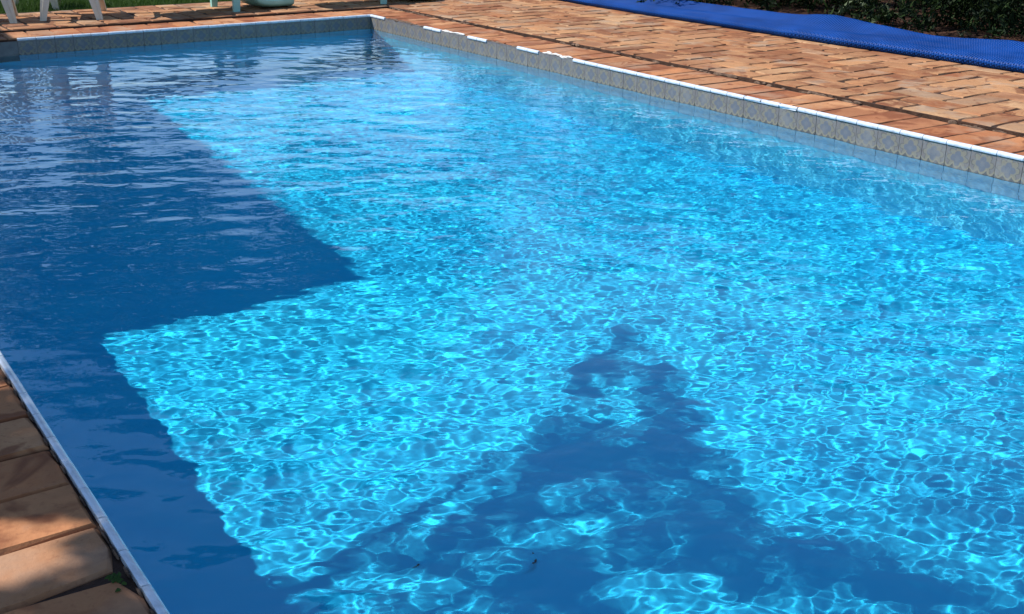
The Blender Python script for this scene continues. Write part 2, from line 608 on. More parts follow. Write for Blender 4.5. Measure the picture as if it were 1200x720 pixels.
# white quarter-round edging tiles
def bull_mesh(name, L, rr, broken=0.0):
    prof = [(-.0065, -.020), (-.0085, -.013), (-.0075, -.0055), (-.003, -.0006), (.003, .0018), (.008, .0024), (.0145, .0018), (.0145, -.014), (.004, -.018)]
    n = len(prof)
    v = []
    xs = [-L / 2, -L / 2 + .0015, L / 2 - .0015, L / 2]
    for q, x in enumerate(xs):
        s = .93 if q in (0, 3) else 1.0
        for (a, z) in prof:
            j = rr.uniform(-.004, .006) * broken
            v.append((x + (rr.uniform(-.015, .015) * broken if q in (0, 3) else 0), a * s + j, z * s + min(0, -j) ))
    f = [(q * n + k, (q + 1) * n + k, (q + 1) * n + (k + 1) % n, q * n + (k + 1) % n) for q in range(3) for k in range(n)]
    f += [tuple(range(n)), tuple(3 * n + k for k in range(n))[::-1]]
    return mesh_of(name, v, f, [M_bull])


bulls = [bull_mesh('edge_tile', T - .0045, R) for _ in range(4)]
bull_br = [bull_mesh('edge_tile', T - .012, R, 1.0) for _ in range(3)]
missing_R = {}


def bull(x, y, rz, me=None, dz=0.0):
    link('edge_tile', me or R.choice(bulls), coping, (x, y, dz + R.gauss(0, .0006)), (R.gauss(0, .003), R.gauss(0, .003), rz + R.gauss(0, .002)))


# stretches of the right edge where the edging has come away, as distances from the far corner
gone = [(.62, 2.16), (4.02 - .06, 4.20), (4.42, 4.56)]


def right_y(px):              # picture column of the right pool edge -> distance along the wall
    # invert the camera projection along the line x = XR, z = 0
    dx = (px - 600) / 1309.55
    d = w_ + r_ * dx
    # point (XR, y, 0): (P-C).r / (P-C).w = dx
    C = Vector((0, 0, 1.3433))
    a = Vector((XR, 0, 0)) - C
    # (a + y*e).r = dx*(a + y*e).w
    return (dx * a.dot(w_) - a.dot(r_)) / (r_.y - dx * w_.y)


gaps_px = [(453, 498), (517, 541), (571, 585), (598, 608), (634, 664)]
gaps = [(right_y(b), right_y(a)) for a, b in gaps_px]
mm = MB(); m2 = MB()
for k in range(48):
    yc = YF - (k + .5) * T
    hit = [g_ for g_ in gaps if g_[0] - .04 < yc < g_[1] + .04]
    if hit:
        continue
    bull(XR, yc, -math.pi / 2, R.choice(bull_br) if R.random() < .07 else None)
for gi, (a, b) in enumerate(gaps):
    y = a
    while y < b:
        w = R.uniform(.03, .075)
        lump(mm if gi in (1, 4) else m2, (XR + .014 + R.uniform(-.006, .01), y, -.006 + R.uniform(-.004, .008)), R.uniform(.012, .02), w, R.uniform(.005, .011), R)
        y += w * 1.1
link('broken_mortar', mm.mesh('broken_mortar', [M_plaster]), coping, kind='stuff')
link('broken_mortar', m2.mesh('broken_mortar', [M_mortar]), coping, kind='stuff')
# one slipped piece
for k in range(22):
    xc = XR - (k + .5) * T
    bull(xc, YF, 0.0)
yc = 3.195 - 14 * T + .5 * T
while yc < 6.6:
    bull(XL, yc, math.pi / 2)
    yc += T

# ------------------------------------------------------------------ water
dx = .0058
# unseen extra water added under left and far coping so caustics reach the edges
xs = np.r_[np.linspace(XL - .95, XL - .45, 8), np.linspace(XL - .40, XR + .004, int((XR - XL + .4) / dx))]
ys = [.85]
while ys[-1] < YF:
    ys.append(ys[-1] + .0056 + .0011 * max(0, ys[-1] - 2.6))
ys[-1] = YF + .006
ys = np.r_[ys, np.linspace(YF + .03, YF + .9, 10)]
X, Y = np.meshgrid(xs, ys)
rng = np.random.default_rng(4)
Z = np.zeros_like(X)


def waves(n, l0, l1, rms, pw, amean, asd, patch):
    global Z
    lams = np.exp(rng.uniform(math.log(l0), math.log(l1), n))
    w = (lams / l1) ** pw * rng.uniform(.5, 1.5, n)
    w *= rms * math.sqrt(2) / math.sqrt((w ** 2).sum())
    for i in range(n):
        k = 2 * math.pi / lams[i]
        a = rng.normal(amean, asd)
        env = 1.0
        q = rng.uniform(0, 6.28, 6)
        if i % 2 == 0 and patch:
            env = np.clip(.80 + 1.0 * np.sin(X * rng.uniform(.6, 1.9) + q[0] + .8 * Y) * np.sin(Y * rng.uniform(.5, 1.7) + q[1]), .1, 2)
        ph = q[2] + .9 * np.sin(.9 * X + q[3]) * np.sin(.7 * Y + q[4])
        Z += env * w[i] / k * np.sin(k * (math.cos(a) * X + math.sin(a) * Y) + ph)


waves(100, .0245, .088, .0165, .5, 1.0, .62, True)
waves(40, .12, .60, .023, .1, 1.1, .5, True)
# livelier water towards the near end
Z *= 1 + .35 * np.exp(-((Y - 1.9) / .7) ** 2)
Z *= (X > XL - .41) * (Y < YF + .02)
Z = Z + WZ
wm = grid_mesh('pool_water', np.stack([X, Y, Z], -1), [M_water])
water = link('pool_water', wm, kind='structure')
water.cycles.is_caustics_caster = True
# sheet of still water behind the camera (out of view)
wb = grid_mesh('pool_water_near', np.array([[[XL - .004, Y0, WZ], [XR + .004, Y0, WZ]], [[XL - .004, .85, WZ], [XR + .004, .85, WZ]]]), [M_water], False)
link('pool_water', wb, kind='structure')


# ------------------------------------------------------------------ leaves and foliage
def leaf_mesh(name, pts, size, rng, mat, droop=None, up=.6, aspect=.5, jitter=.5):
    """many 4-corner leaves, each its own island"""
    n = len(pts)
    P = np.asarray(pts, float)
    nrm = rng.normal(size=(n, 3)); nrm[:, 2] = np.abs(nrm[:, 2]) + up
    nrm /= np.linalg.norm(nrm, axis=1)[:, None]
    d = rng.normal(size=(n, 3))
    if droop is not None:
        d = d * .6 + np.asarray(droop)
    d -= nrm * (d * nrm).sum(1)[:, None]
    d /= np.linalg.norm(d, axis=1)[:, None]
    s = np.cross(nrm, d)
    L = size * rng.uniform(1 - jitter, 1 + jitter, n)[:, None]
    Wd = L * aspect
    v = np.stack([P - d * L * .5, P + s * Wd * .5 - d * L * .05, P + d * L * .5, P - s * Wd * .5 - d * L * .05], 1).reshape(-1, 3)
    q = np.arange(4 * n).reshape(-1, 4)
    me = bpy.data.meshes.new(name)
    me.vertices.add(4 * n); me.vertices.foreach_set('co', v.astype(np.float32).ravel())
    me.loops.add(4 * n); me.loops.foreach_set('vertex_index', q.ravel().astype(np.int32))
    me.polygons.add(n); me.polygons.foreach_set('loop_start', (np.arange(n) * 4).astype(np.int32)); me.polygons.foreach_set('loop_total', np.full(n, 4, np.int32))
    me.materials.append(mat)
    me.update(); me.validate()
    return me


def inpoly(x, y, poly):
    c = np.zeros_like(x, bool)
    j = len(poly) - 1
    for i in range(len(poly)):
        xi, yi = poly[i]; xj, yj = poly[j]
        m = ((yi > y) != (yj > y)) & (x < (xj - xi) * (y - yi) / (yj - yi + 1e-12) + xi)
        c ^= m
        j = i
    return c


# shade tree left of the pool: its crown is laid out so that the sun throws it over the near water
rngt = np.random.default_rng(8)
body = [(-1.9, 4.6), (-.9, 4.9), (.1, 4.3), (.30, 3.12), (.48, 3.08), (.50, 3.37), (.53, 3.23), (.73, 3.27), (.86, 3.21), (1.07, 3.20), (1.34, 3.30), (1.50, 3.42), (1.70, 3.48), (1.80, 3.66), (2.02, 3.70), (2.10, 3.86), (2.38, 4.02),
        (2.51, 4.11), (2.47, 3.85), (2.46, 3.60), (2.28, 3.48), (2.33, 3.23), (2.10, 3.10), (2.16, 2.90), (1.98, 2.74), (2.06, 2.58), (1.96, 2.42), (2.10, 2.25), (2.17, 2.06), (2.31, 1.87), (2.32, .9), (1.2, .3), (-.6, .2), (-2.0, 1.0), (-2.4, 2.8)]
holes = [[(.70, 3.06), (.94, 3.09), (1.05, 2.91), (.99, 2.72), (.71, 2.90)],
         [(1.27, 2.66), (1.52, 2.63), (1.67, 2.51), (1.75, 2.33), (1.94, 2.26), (2.04, 2.07), (1.97, 1.96), (1.5, 2.30), (1.24, 2.52)],
         [(.52, 3.20), (.73, 3.14), (.71, 3.03), (.5, 3.10)],
         [(-.1, 2.36), (.26, 2.42), (.44, 2.30), (.38, 2.16), (.10, 2.08), (-.1, 2.12)]]
N = 60000
gx = rngt.uniform(-2.5, 2.6, N); gy = rngt.uniform(.2, 5, N)
m = inpoly(gx, gy, body)
for h in holes:
    m &= ~inpoly(gx, gy, h)
gx, gy = gx[m], gy[m]
thin = np.array([noise.noise(Vector((a * 3.2, b * 3.2, 2.0))) + .6 * noise.noise(Vector((a * 8, b * 8, 6.0))) for a, b in zip(gx, gy)])
dens = np.where(gx < .55, .9, np.clip(.54 + .8 * thin, .06, .9) * np.clip(1.15 - .25 * (gx - .6), .6, 1))
keep = rngt.uniform(size=len(gx)) < dens
# thinner towards the right rim of the crown
gx, gy = gx[keep], gy[keep]
gx = gx + rngt.normal(0, .035, len(gx)) * (gx > .6); gy = gy + rngt.normal(0, .035, len(gx)) * (gx > .6)
hz = 3.7 + 1.5 * rngt.uniform(size=len(gx)) + .5 * np.sin(gx * 1.7) * np.cos(gy * 1.3)
tt = hz / SUN.z
crown_pts = np.stack([gx + SUN.x * tt, gy + SUN.y * tt, hz], -1)
tree = bpy.data.objects.new('shade_tree', None); col.objects.link(tree)
TB = Vector((-3.1, 4.7, 0)); tree.location = TB
tag(tree, 'tree beside the left edge of the pool whose leafy shadow falls across the near water', 'tree')
cm = leaf_mesh('crown', crown_pts - np.array(TB), .085, rngt, M_treeleaf, up=1.2, aspect=.6)
link('crown', cm, tree)
tb = MB()
tb.tube([(0, 0, -.1), (.03, .0, .8), (.02, .05, 1.8), (.1, .0, 2.9), (.2, -.1, 3.6)], [.17, .13, .12, .10, .07], 10)
link('trunk', tb.mesh('trunk', [M_bark], True), tree)
for tgt in ((-1.6, 5.3, 4.6), (-1.0, 5.9, 4.4), (-2.4, 4.0, 4.7), (-3.6, 5.5, 4.8), (-1.2, 4.2, 4.4), (-3.4, 3.4, 4.6)):
    bb = MB()
    e = Vector(tgt) - TB
    bb.tube([(.15, -.05, 3.2), Vector((.1, 0, 3.2)).lerp(e, .5) + Vector((0, 0, .15)), e], [.06, .04, .015], 6)
    link('branch', bb.mesh('branch', [M_bark], True), tree)

# big tree beyond the lawn; the far water mirrors its crown
big = bpy.data.objects.new('garden_tree', None); col.objects.link(big)
BB = Vector((2.9, 22.0, -.05)); big.location = BB
tag(big, 'tall spreading tree on the lawn beyond the far end, mirrored dark in the shaded water', 'tree')
rb = np.random.default_rng(21)
cl = []
for k in range(330):
    th = rb.uniform(0, 6.283); rr_ = 5.6 * math.sqrt(rb.uniform(.05, 1)); hh = rb.uniform(0, 1)
    zc = 4.9 + 5.2 * hh
    rr_ *= math.sqrt(max(.05, 1 - (hh * 1.0) ** 2)) * (1 + .15 * math.sin(3 * th))
    zc += .7 * math.sin(th * 2 + 1) * (1 - hh) + .35 * math.sin(th * 5)
    cl.append((rr_ * math.cos(th) + 5.6, rr_ * math.sin(th), zc, rb.uniform(.45, .95)))
pts = []
for (a, b, c, q) in cl:
    n_ = int(95 * q)
    d_ = rb.normal(size=(n_, 3)) * np.array([q, q, q * .6]) * .6
    pts.append(np.array([a, b, c]) + d_)
link('crown', leaf_mesh('crown', np.concatenate(pts), .27, rb, M_treeleaf, up=.5, aspect=.6), big)
tb = MB(); tb.tube([(0, 0, -.1), (.1, 0, 1.5), (0, .1, 3.2), (.1, 0, 5), (.2, .1, 7)], [.36, .28, .24, .18, .1], 12)
link('trunk', tb.mesh('trunk', [M_bark], True), big)
for k in range(7):
    a = k * .9 + .3
    bb = MB(); bb.tube([(0, 0, 3.2 + .2 * k), (2.4 + 1.2 * math.cos(a), 1.2 * math.sin(a), 5.2 + .2 * k), (5.4 + 3.2 * math.cos(a), 3.2 * math.sin(a), 6.4 + .3 * k)], [.14, .10, .03], 7)
    link('branch', bb.mesh('branch', [M_bark], True), big)

# ------------------------------------------------------------------ house left of the pool (its eave shades the far left water)
house = bpy.data.objects.new('house', None); col.objects.link(house); house.location = (-2.6, 10, 0)
tag(house, 'low white house with a tiled hip roof standing left of the pool and shading it', 'house')


def hp(*p):
    return (p[0] + 2.6, p[1] - 10, p[2])


hw = MB()
for (a, b, c, d) in ((-7.5, -1.75, 8.2, 8.35), (-7.5, -1.75, 14.85, 15), (-7.5, -7.35, 8.352, 14.848)):
    hw.add([hp(a, c, -.05), hp(b, c, -.05), hp(b, d, -.05), hp(a, d, -.05), hp(a, c, 3.2), hp(b, c, 3.2), hp(b, d, 3.2), hp(a, d, 3.2)],
           [(0, 3, 2, 1), (4, 5, 6, 7), (0, 1, 5, 4), (1, 2, 6, 5), (2, 3, 7, 6), (3, 0, 4, 7)])
for (c, d, z0, z1) in ((8.352, 9.2, -.05, 3.2), (9.2, 10.2, 2.15, 3.2), (10.2, 11.4, -.05, 3.2), (11.4, 13.0, -.05, 1.0), (11.4, 13.0, 2.15, 3.2), (13.0, 14.848, -.05, 3.2)):
    a, b = -1.9, -1.75
    hw.add([hp(a, c, z0), hp(b, c, z0), hp(b, d, z0), hp(a, d, z0), hp(a, c, z1), hp(b, c, z1), hp(b, d, z1), hp(a, d, z1)],
           [(0, 3, 2, 1), (4, 5, 6, 7), (0, 1, 5, 4), (1, 2, 6, 5), (2, 3, 7, 6), (3, 0, 4, 7)])
link('wall', hw.mesh('wall', [M_wall]), house)
db = MB(); db.box(-1.84 + 2.6, -1.80 + 2.6, -.78, .18, -.04, 2.14)
dr = link('door', db.mesh('door', [M_wood]), house)
hb = MB(); hb.box(-1.80 + 2.6, -1.75 + 2.6, .06, .09, .98, 1.1)
link('handle', hb.mesh('handle', [M_glass]), dr)
wb_ = MB()
for (c, d, z0, z1) in ((1.41, 1.46, 1.01, 2.14), (2.94, 2.99, 1.01, 2.14), (1.46, 2.94, 1.01, 1.06), (1.46, 2.94, 2.09, 2.14), (2.18, 2.22, 1.06, 2.09)):
    wb_.box(-1.85 + 2.6, -1.79 + 2.6, c, d, z0, z1)
wi = link('window', wb_.mesh('window', [M_wood]), house)
for (c, d) in ((1.461, 2.179), (2.221, 2.939)):
    pb = MB(); pb.box(-1.825 + 2.6, -1.815 + 2.6, c, d, 1.061, 2.089)
    link('pane', pb.mesh('pane', [M_glass]), wi)
ro = MB()
E0, E1 = (-.455, 7.19), (-.175, 15.6)
zt = 3.5
o_ = [hp(E0[0], E0[1], zt), hp(E1[0], E1[1], zt), hp(-8.3, 15.6, zt), hp(-8.3, 7.19, zt)]
i_ = [hp(-4.3, 10.6, 4.6), hp(-4.3, 12.2, 4.6)]
lo = [(p[0], p[1], p[2] - .12) for p in o_]
ro.add(o_ + i_ + lo, [(0, 1, 5, 4), (1, 2, 5), (2, 3, 4, 5), (3, 0, 4), (6, 9, 8, 7), (0, 6, 7, 1), (1, 7, 8, 2), (2, 8, 9, 3), (3, 9, 6, 0)])
link('roof', ro.mesh('roof', [M_rooftile]), house)
for y in (7.55, 11.0, 15.2):
    pb = MB(); pb.tube([hp(-.75, y, -.05), hp(-.75, y, 3.379)], .07, 10)
    link('post', pb.mesh('post', [M_wood], True), house)

# ------------------------------------------------------------------ plastic chairs
def make_chair(label, loc, rz, fl, fr, bl, br, group):
    """moulded chair; fl.. are the feet (local x, y); seat 0.42 m up"""
    root = bpy.data.objects.new('plastic_chair', None); col.objects.link(root)
    root.location = loc; root.rotation_euler = (0, 0, rz)
    tag(root, label, 'chair', group)
    top = {}
    cx = sum(p[0] for p in (fl, fr, bl, br)) / 4; cy = sum(p[1] for p in (fl, fr, bl, br)) / 4
    for foot in (fl, fr, bl, br):
        f0 = Vector((foot[0], foot[1], 0)); t0 = Vector((cx + (foot[0] - cx) * .80, cy + (foot[1] - cy) * .74, .43))
        inw = Vector((cx - foot[0], 0, 0)).normalized(); inf = Vector((0, cy - foot[1], 0)).normalized()
        m_ = MB()
        rings = []
        for s, w in ((0, .058), (.12, .064), (.5, .088), (.85, .112), (1.0, .13)):
            c = f0.lerp(t0, s)
            th = .006
            rings.append([c, c + inw * w, c + inw * w + inf * th, c + inw * th + inf * th, c + inw * th + inf * w * .8, c + inf * w * .8])
        m_.loft(rings)
        # stiffening rib down the face of the leg
        m_.tube([f0 + inw * .014 - inf * .002, t0 + inw * .05 - inf * .002], .004, 5)
        link('leg', m_.mesh('leg', [M_cream]), root)
    sm = []
    nx, ny = 9, 9
    P = np.zeros((ny, nx, 3))
    hx = abs(fr[0] - fl[0]) / 2 * .86; hy = abs(bl[1] - fl[1]) / 2 * .80
    for j in range(ny):
        for i in range(nx):
            a = i / (nx - 1) * 2 - 1; b = j / (ny - 1) * 2 - 1
            P[j, i] = (cx + a * hx, cy + b * hy, .43 - .02 * (1 - a * a) - .015 * (b + 1) - (.03 * max(0, -b - .7) / .3))
    sme = grid_mesh('seat', P, [M_cream])
    so = link('seat', sme, root)
    md = so.modifiers.new('s', 'SOLIDIFY'); md.thickness = .012
    bk = MB()
    for k in range(7):
        a0 = -1 + 2 * k / 7 + .04; a1 = -1 + 2 * (k + 1) / 7 - .04
        q = []
        for zz, yy2 in ((.42, cy + hy), (.62, cy + hy + .05), (.84, cy + hy + .12)):
            wdt = hx * (1 - .12 * (zz - .42) / .42)
            q.append([(cx + a0 * wdt, yy2, zz), (cx + a1 * wdt, yy2, zz), (cx + a1 * wdt, yy2 + .01, zz), (cx + a0 * wdt, yy2 + .01, zz)])
        bk.loft(q)
    bk.tube([(cx - hx, cy + hy, .42), (cx - hx * .9, cy + hy + .09, .74), (cx - hx * .6, cy + hy + .13, .86), (cx, cy + hy + .135, .89), (cx + hx * .6, cy + hy + .13, .86), (cx + hx * .9, cy + hy + .09, .74), (cx + hx, cy + hy, .42)], .014, 6)
    link('backrest', bk.mesh('backrest', [M_cream], False), root)
    for s in (-1, 1):
        ar = MB()
        pts = [(cx + s * hx * 1.0, cy - hy * .9, .42), (cx + s * hx * 1.12, cy - hy * .85, .60), (cx + s * hx * 1.12, cy - hy * .2, .655), (cx + s * hx, cy + hy + .06, .66)]
        ar.loft([[(p[0] - .025, p[1], p[2]), (p[0] + .025, p[1], p[2]), (p[0] + .025, p[1] + .004, p[2] + .014), (p[0] - .025, p[1] + .004, p[2] + .014)] for p in pts])
        link('armrest', ar.mesh('armrest', [M_cream]), root)
    return root


DZ = .018
G = 'cream plastic chairs beyond the far edge of the pool'
# feet given in world plan, root at the chair's middle
def chair_at(label, fl, fr, bl, br, z=DZ):
    c = [(fl[k] + fr[k] + bl[k] + br[k]) / 4 for k in (0, 1)]
    ang = math.atan2(fr[1] - fl[1], fr[0] - fl[0])
    def loc(p):
        x, y = p[0] - c[0], p[1] - c[1]
        return (x * math.cos(-ang) - y * math.sin(-ang), x * math.sin(-ang) + y * math.cos(-ang))
    return make_chair(label, (c[0], c[1], z), ang, loc(fl), loc(fr), loc(bl), loc(br), G)


chair_at('cream plastic chair at the picture corner, only its slanting right leg showing', (1.66, 11.42), (2.215, 11.25), (1.85, 11.98), (2.36, 11.86))
chair_at('cream plastic chair with its wide front legs on the bricks, its seat shadow beside it', (2.43, 11.31), (2.955, 11.12), (2.60, 12.0), (3.20, 11.84))
chair_at('cream plastic chair standing farther back on the lawn behind the other chairs', (2.45, 12.78), (2.93, 12.66), (2.6, 13.3), (3.1, 13.2), -.04)

# ------------------------------------------------------------------ sun loungers
def make_lounger(loc, rz, label):
    root = bpy.data.objects.new('sun_lounger', None); col.objects.link(root)
    root.location = loc; root.rotation_euler = (0, 0, rz)
    tag(root, label, 'sun lounger', 'aqua plastic sun loungers beyond the pool')
    wd = .57
    # body: a moulded shell running to the right, its rounded end almost on the bricks
    prof = [(-1.15, .62), (-.9, .52), (-.5, .40), (-.1, .345), (.06, .33), (.15, .27), (.20, .18), (.25, .115), (.42, .098), (.58, .098), (.66, .096), (.71, .085)]
    bm_ = MB()
    rings = []
    for k, (x, z) in enumerate(prof):
        inset = {len(prof) - 1: .10, len(prof) - 2: .045, len(prof) - 3: .012}.get(k, 0)
        h = .098 if x > .22 else .06
        h = min(h, z + .004)
        y0_, y1_ = inset, wd - inset
        rings.append([(x, y0_ + .012, z), (x, y0_ - .004, z - .014), (x, y0_ + .002, z - .03), (x, y0_ + .008, z - h), (x, y1_ - .008, z - h), (x, y1_ - .002, z - .03), (x, y1_ + .004, z - .014), (x, y1_ - .012, z), (x, y1_ - .05, z + .006), (x, (y0_ + y1_) / 2, z - .008), (x, y0_ + .05, z + .006)])
    bm_.loft(rings)
    bo = link('body', bm_.mesh('body', [M_aqua], True), root)
    sd = bo.modifiers.new('s', 'SUBSURF'); sd.levels = 2; sd.render_levels = 2
    for (x, y, sx) in ((0, .0, 1), (-.0, wd - .0, 1)):
        hh = .34 if sx == 1 else .53
        m_ = MB()
        r_l = []
        for s, w in ((0, .062), (.25, .070), (.7, .088), (1, .15)):
            xx_ = x - w / 2 + .02 * s; yy_ = y - .008 if y < .3 else y - .03
            r_l.append([(xx_, yy_, hh * s), (xx_ + w, yy_, hh * s), (xx_ + w, yy_ + .038, hh * s), (xx_, yy_ + .038, hh * s)])
        m_.loft(r_l)
        link('leg', m_.mesh('leg', [M_aqua]), root)
    return root


make_lounger((4.275, 11.10, DZ), math.radians(3), 'aqua plastic sun lounger with its low rounded end on the bricks, left of its twin')
make_lounger((5.885, 10.985, DZ), math.radians(-7), 'aqua plastic sun lounger behind the far corner of the pool, mostly cut off above')

# ------------------------------------------------------------------ blue solar cover folded along the deck
ny, nu = 420, 34
ysC = np.linspace(2.4, 13.4, ny)
P = np.zeros((ny, nu, 3))
for j, y in enumerate(ysC):
    n1 = noise.noise(Vector((y * .8, 1.7, 0))); n2 = noise.noise(Vector((y * 1.9, 7.7, 0))); n3 = noise.noise(Vector((y * .5, 17.7, 0)))
    x0 = 7.655 + .035 * n1 + (.08 * max(0, (y - 9.4)) if y > 9.4 else 0) + .05 * max(0, 5.3 - y) * .9
    x1 = 8.17 + .05 * n3
    hump = .045 * math.exp(-((y - 6.75) / .35) ** 2) - .018 * math.exp(-((y - 5.75) / .3) ** 2) + .02 * math.exp(-((y - 5.05) / .25) ** 2)
    prof = [(x0 + .05, .0), (x0 + .012, .012), (x0 - .012, .040), (x0 + .003, .070), (x0 + .045, .088), (x0 + .11, .092 + .012 * n2), (x0 + .22, .098 + .012 * n1), (x1 - .13, .115 + hump * .5 + .01 * n2),
            (x1 - .04, .135 + hump), (x1 + .03, .118 + hump * .9), (x1 + .065, .06), (x1 + .05, .0), (x1 - .05, -.012)]
    # resample profile
    pr = np.array(prof); d = np.r_[0, np.cumsum(np.hypot(*np.diff(pr, axis=0).T))]
    s = np.linspace(0, d[-1], nu)
    px_ = np.interp(s, d, pr[:, 0]); pz_ = np.interp(s, d, pr[:, 1])
    for i in range(nu):
        w1 = noise.noise(Vector((px_[i] * 9, y * 2.2, 4.0))) * .006 + noise.noise(Vector((px_[i] * 5, y * 7, 9.0))) * .003
        P[j, i] = (px_[i] + w1 * .5, y, pz_[i] + w1 * (pz_[i] > .03) + .012)
cme = grid_mesh('solar_cover', P, [M_cover])
uvl = cme.uv_layers.new(name='UVMap')
vi = np.zeros(len(cme.loops), np.int32); cme.loops.foreach_get('vertex_index', vi)
ui = (vi % nu) / (nu - 1) * .95 / .0165; vj = ysC[vi // nu] / .0165
uvl.data.foreach_set('uv', np.stack([ui, vj], -1).astype(np.float32).ravel())
cov = link('solar_cover', cme)
tag(cov, 'long blue bubble pool cover folded in a low roll along the brick deck', 'pool cover')

# its air bubbles: rows of low domes on the sheet
PT = .0215
rows_ = int((11.6 - 4.0) / PT)
dyc = ysC[1] - ysC[0]
bv = []; 
jj = (4.0 + np.arange(rows_) * PT - ysC[0]) / dyc
arc = np.r_[0, np.cumsum(np.linalg.norm(np.diff(P[150], axis=0), axis=1))]
ncol = int(arc[-1] / PT)
ii = np.interp((np.arange(ncol) + .5) * PT, arc, np.arange(nu))
JJ, II = np.meshgrid(jj, ii, indexing='ij')
II = II + (np.arange(rows_)[:, None] % 2) * .5 * (ii[1] - ii[0])
II = np.clip(II, .01, nu - 1.02)
j0 = JJ.astype(int); i0 = II.astype(int); fj = (JJ - j0)[..., None]; fi = (II - i0)[..., None]
C0 = (P[j0, i0] * (1 - fj) * (1 - fi) + P[j0 + 1, i0] * fj * (1 - fi) + P[j0, i0 + 1] * (1 - fj) * fi + P[j0 + 1, i0 + 1] * fj * fi).reshape(-1, 3)
du = (P[j0, i0 + 1] - P[j0, i0]).reshape(-1, 3); dv = (P[j0 + 1, i0] - P[j0, i0]).reshape(-1, 3)
du /= np.linalg.norm(du, axis=1)[:, None] + 1e-9
nn = np.cross(du, dv); nn /= np.linalg.norm(nn, axis=1)[:, None] + 1e-9
dv = np.cross(nn, du)
ok = (C0[:, 2] > .015) & (C0[:, 0] < 8.25)
C0, du, dv, nn = C0[ok], du[ok], dv[ok], nn[ok]
if nn[:, 2].mean() < 0:
    nn = -nn
nbub = len(C0)
ang = np.arange(6) * math.pi / 3
r1 = C0[:, None] + (du[:, None] * np.cos(ang)[None, :, None] + dv[:, None] * np.sin(ang)[None, :, None]) * .0096
r2 = C0[:, None] + (du[:, None] * np.cos(ang)[None, :, None] + dv[:, None] * np.sin(ang)[None, :, None]) * .0066 + nn[:, None] * .0046
vv = np.concatenate([r1, r2], 1).reshape(-1, 3)
base_q = np.array([(k, (k + 1) % 6, 6 + (k + 1) % 6, 6 + k) for k in range(6)])
qs = (np.arange(nbub)[:, None, None] * 12 + base_q[None]).reshape(-1, 4)
caps = (np.arange(nbub)[:, None] * 12 + np.array([6, 7, 8, 9, 10, 11])[None])
bm2 = bpy.data.meshes.new('bubbles')
bm2.vertices.add(len(vv)); bm2.vertices.foreach_set('co', vv.astype(np.float32).ravel())
li = np.concatenate([qs.ravel(), caps.ravel()]).astype(np.int32)
bm2.loops.add(len(li)); bm2.loops.foreach_set('vertex_index', li)
ls = np.concatenate([np.arange(len(qs)) * 4, len(qs) * 4 + np.arange(nbub) * 6]).astype(np.int32)
lt = np.concatenate([np.full(len(qs), 4), np.full(nbub, 6)]).astype(np.int32)
bm2.polygons.add(len(ls)); bm2.polygons.foreach_set('loop_start', ls); bm2.polygons.foreach_set('loop_total', lt)
bm2.materials.append(M_cover); bm2.update(); bm2.validate(); bm2.shade_smooth()
link('bubbles', bm2, cov, kind='stuff')

# ------------------------------------------------------------------ soil bed, hedge, plants
ny, nx = 150, 60
P = np.zeros((ny, nx, 3))
for j in range(ny):
    for i in range(nx):
        x = 8.16 + 6 * (i / (nx - 1)) ** 1.4; y = 2 + 14 * j / (ny - 1)
        P[j, i] = (x, y, -.03 + .035 * noise.noise(Vector((x * 2, y * 2, 0))) + .012 * noise.noise(Vector((x * 9, y * 9, 3))) + .05 * min(1, (x - 8.16) / .9))
link('soil_bed', grid_mesh('soil_bed', P, [M_dirt]), kind='structure')

rh = np.random.default_rng(5)


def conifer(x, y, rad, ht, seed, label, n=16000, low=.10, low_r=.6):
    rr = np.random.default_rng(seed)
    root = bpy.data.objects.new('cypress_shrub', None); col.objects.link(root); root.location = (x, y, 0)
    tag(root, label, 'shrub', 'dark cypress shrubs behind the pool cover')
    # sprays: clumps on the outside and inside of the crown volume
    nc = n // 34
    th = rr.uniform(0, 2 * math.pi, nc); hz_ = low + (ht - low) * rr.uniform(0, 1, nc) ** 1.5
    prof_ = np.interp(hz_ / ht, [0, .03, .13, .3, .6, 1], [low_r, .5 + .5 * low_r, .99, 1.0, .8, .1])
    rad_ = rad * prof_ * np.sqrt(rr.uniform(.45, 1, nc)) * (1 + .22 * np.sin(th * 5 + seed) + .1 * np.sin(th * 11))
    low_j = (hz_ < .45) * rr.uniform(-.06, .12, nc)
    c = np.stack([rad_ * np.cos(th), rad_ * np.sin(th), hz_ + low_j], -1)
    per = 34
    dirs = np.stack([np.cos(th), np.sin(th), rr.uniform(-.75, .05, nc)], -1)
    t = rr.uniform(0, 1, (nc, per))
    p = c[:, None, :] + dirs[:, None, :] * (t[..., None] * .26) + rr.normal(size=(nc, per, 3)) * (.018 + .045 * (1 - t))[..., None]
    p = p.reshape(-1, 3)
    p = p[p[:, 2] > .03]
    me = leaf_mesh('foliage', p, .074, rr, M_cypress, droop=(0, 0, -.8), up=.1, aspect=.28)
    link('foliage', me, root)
    tk = MB()
    for k in range(4):
        a = k * 1.6 + seed
        tk.tube([(.06 * math.cos(a), .06 * math.sin(a), -.05), (.16 * math.cos(a), .16 * math.sin(a), .6), (.3 * math.cos(a), .3 * math.sin(a), ht * .7)], [.045, .035, .012], 6)
    link('trunk', tk.mesh('trunk', [M_bark], True), root)


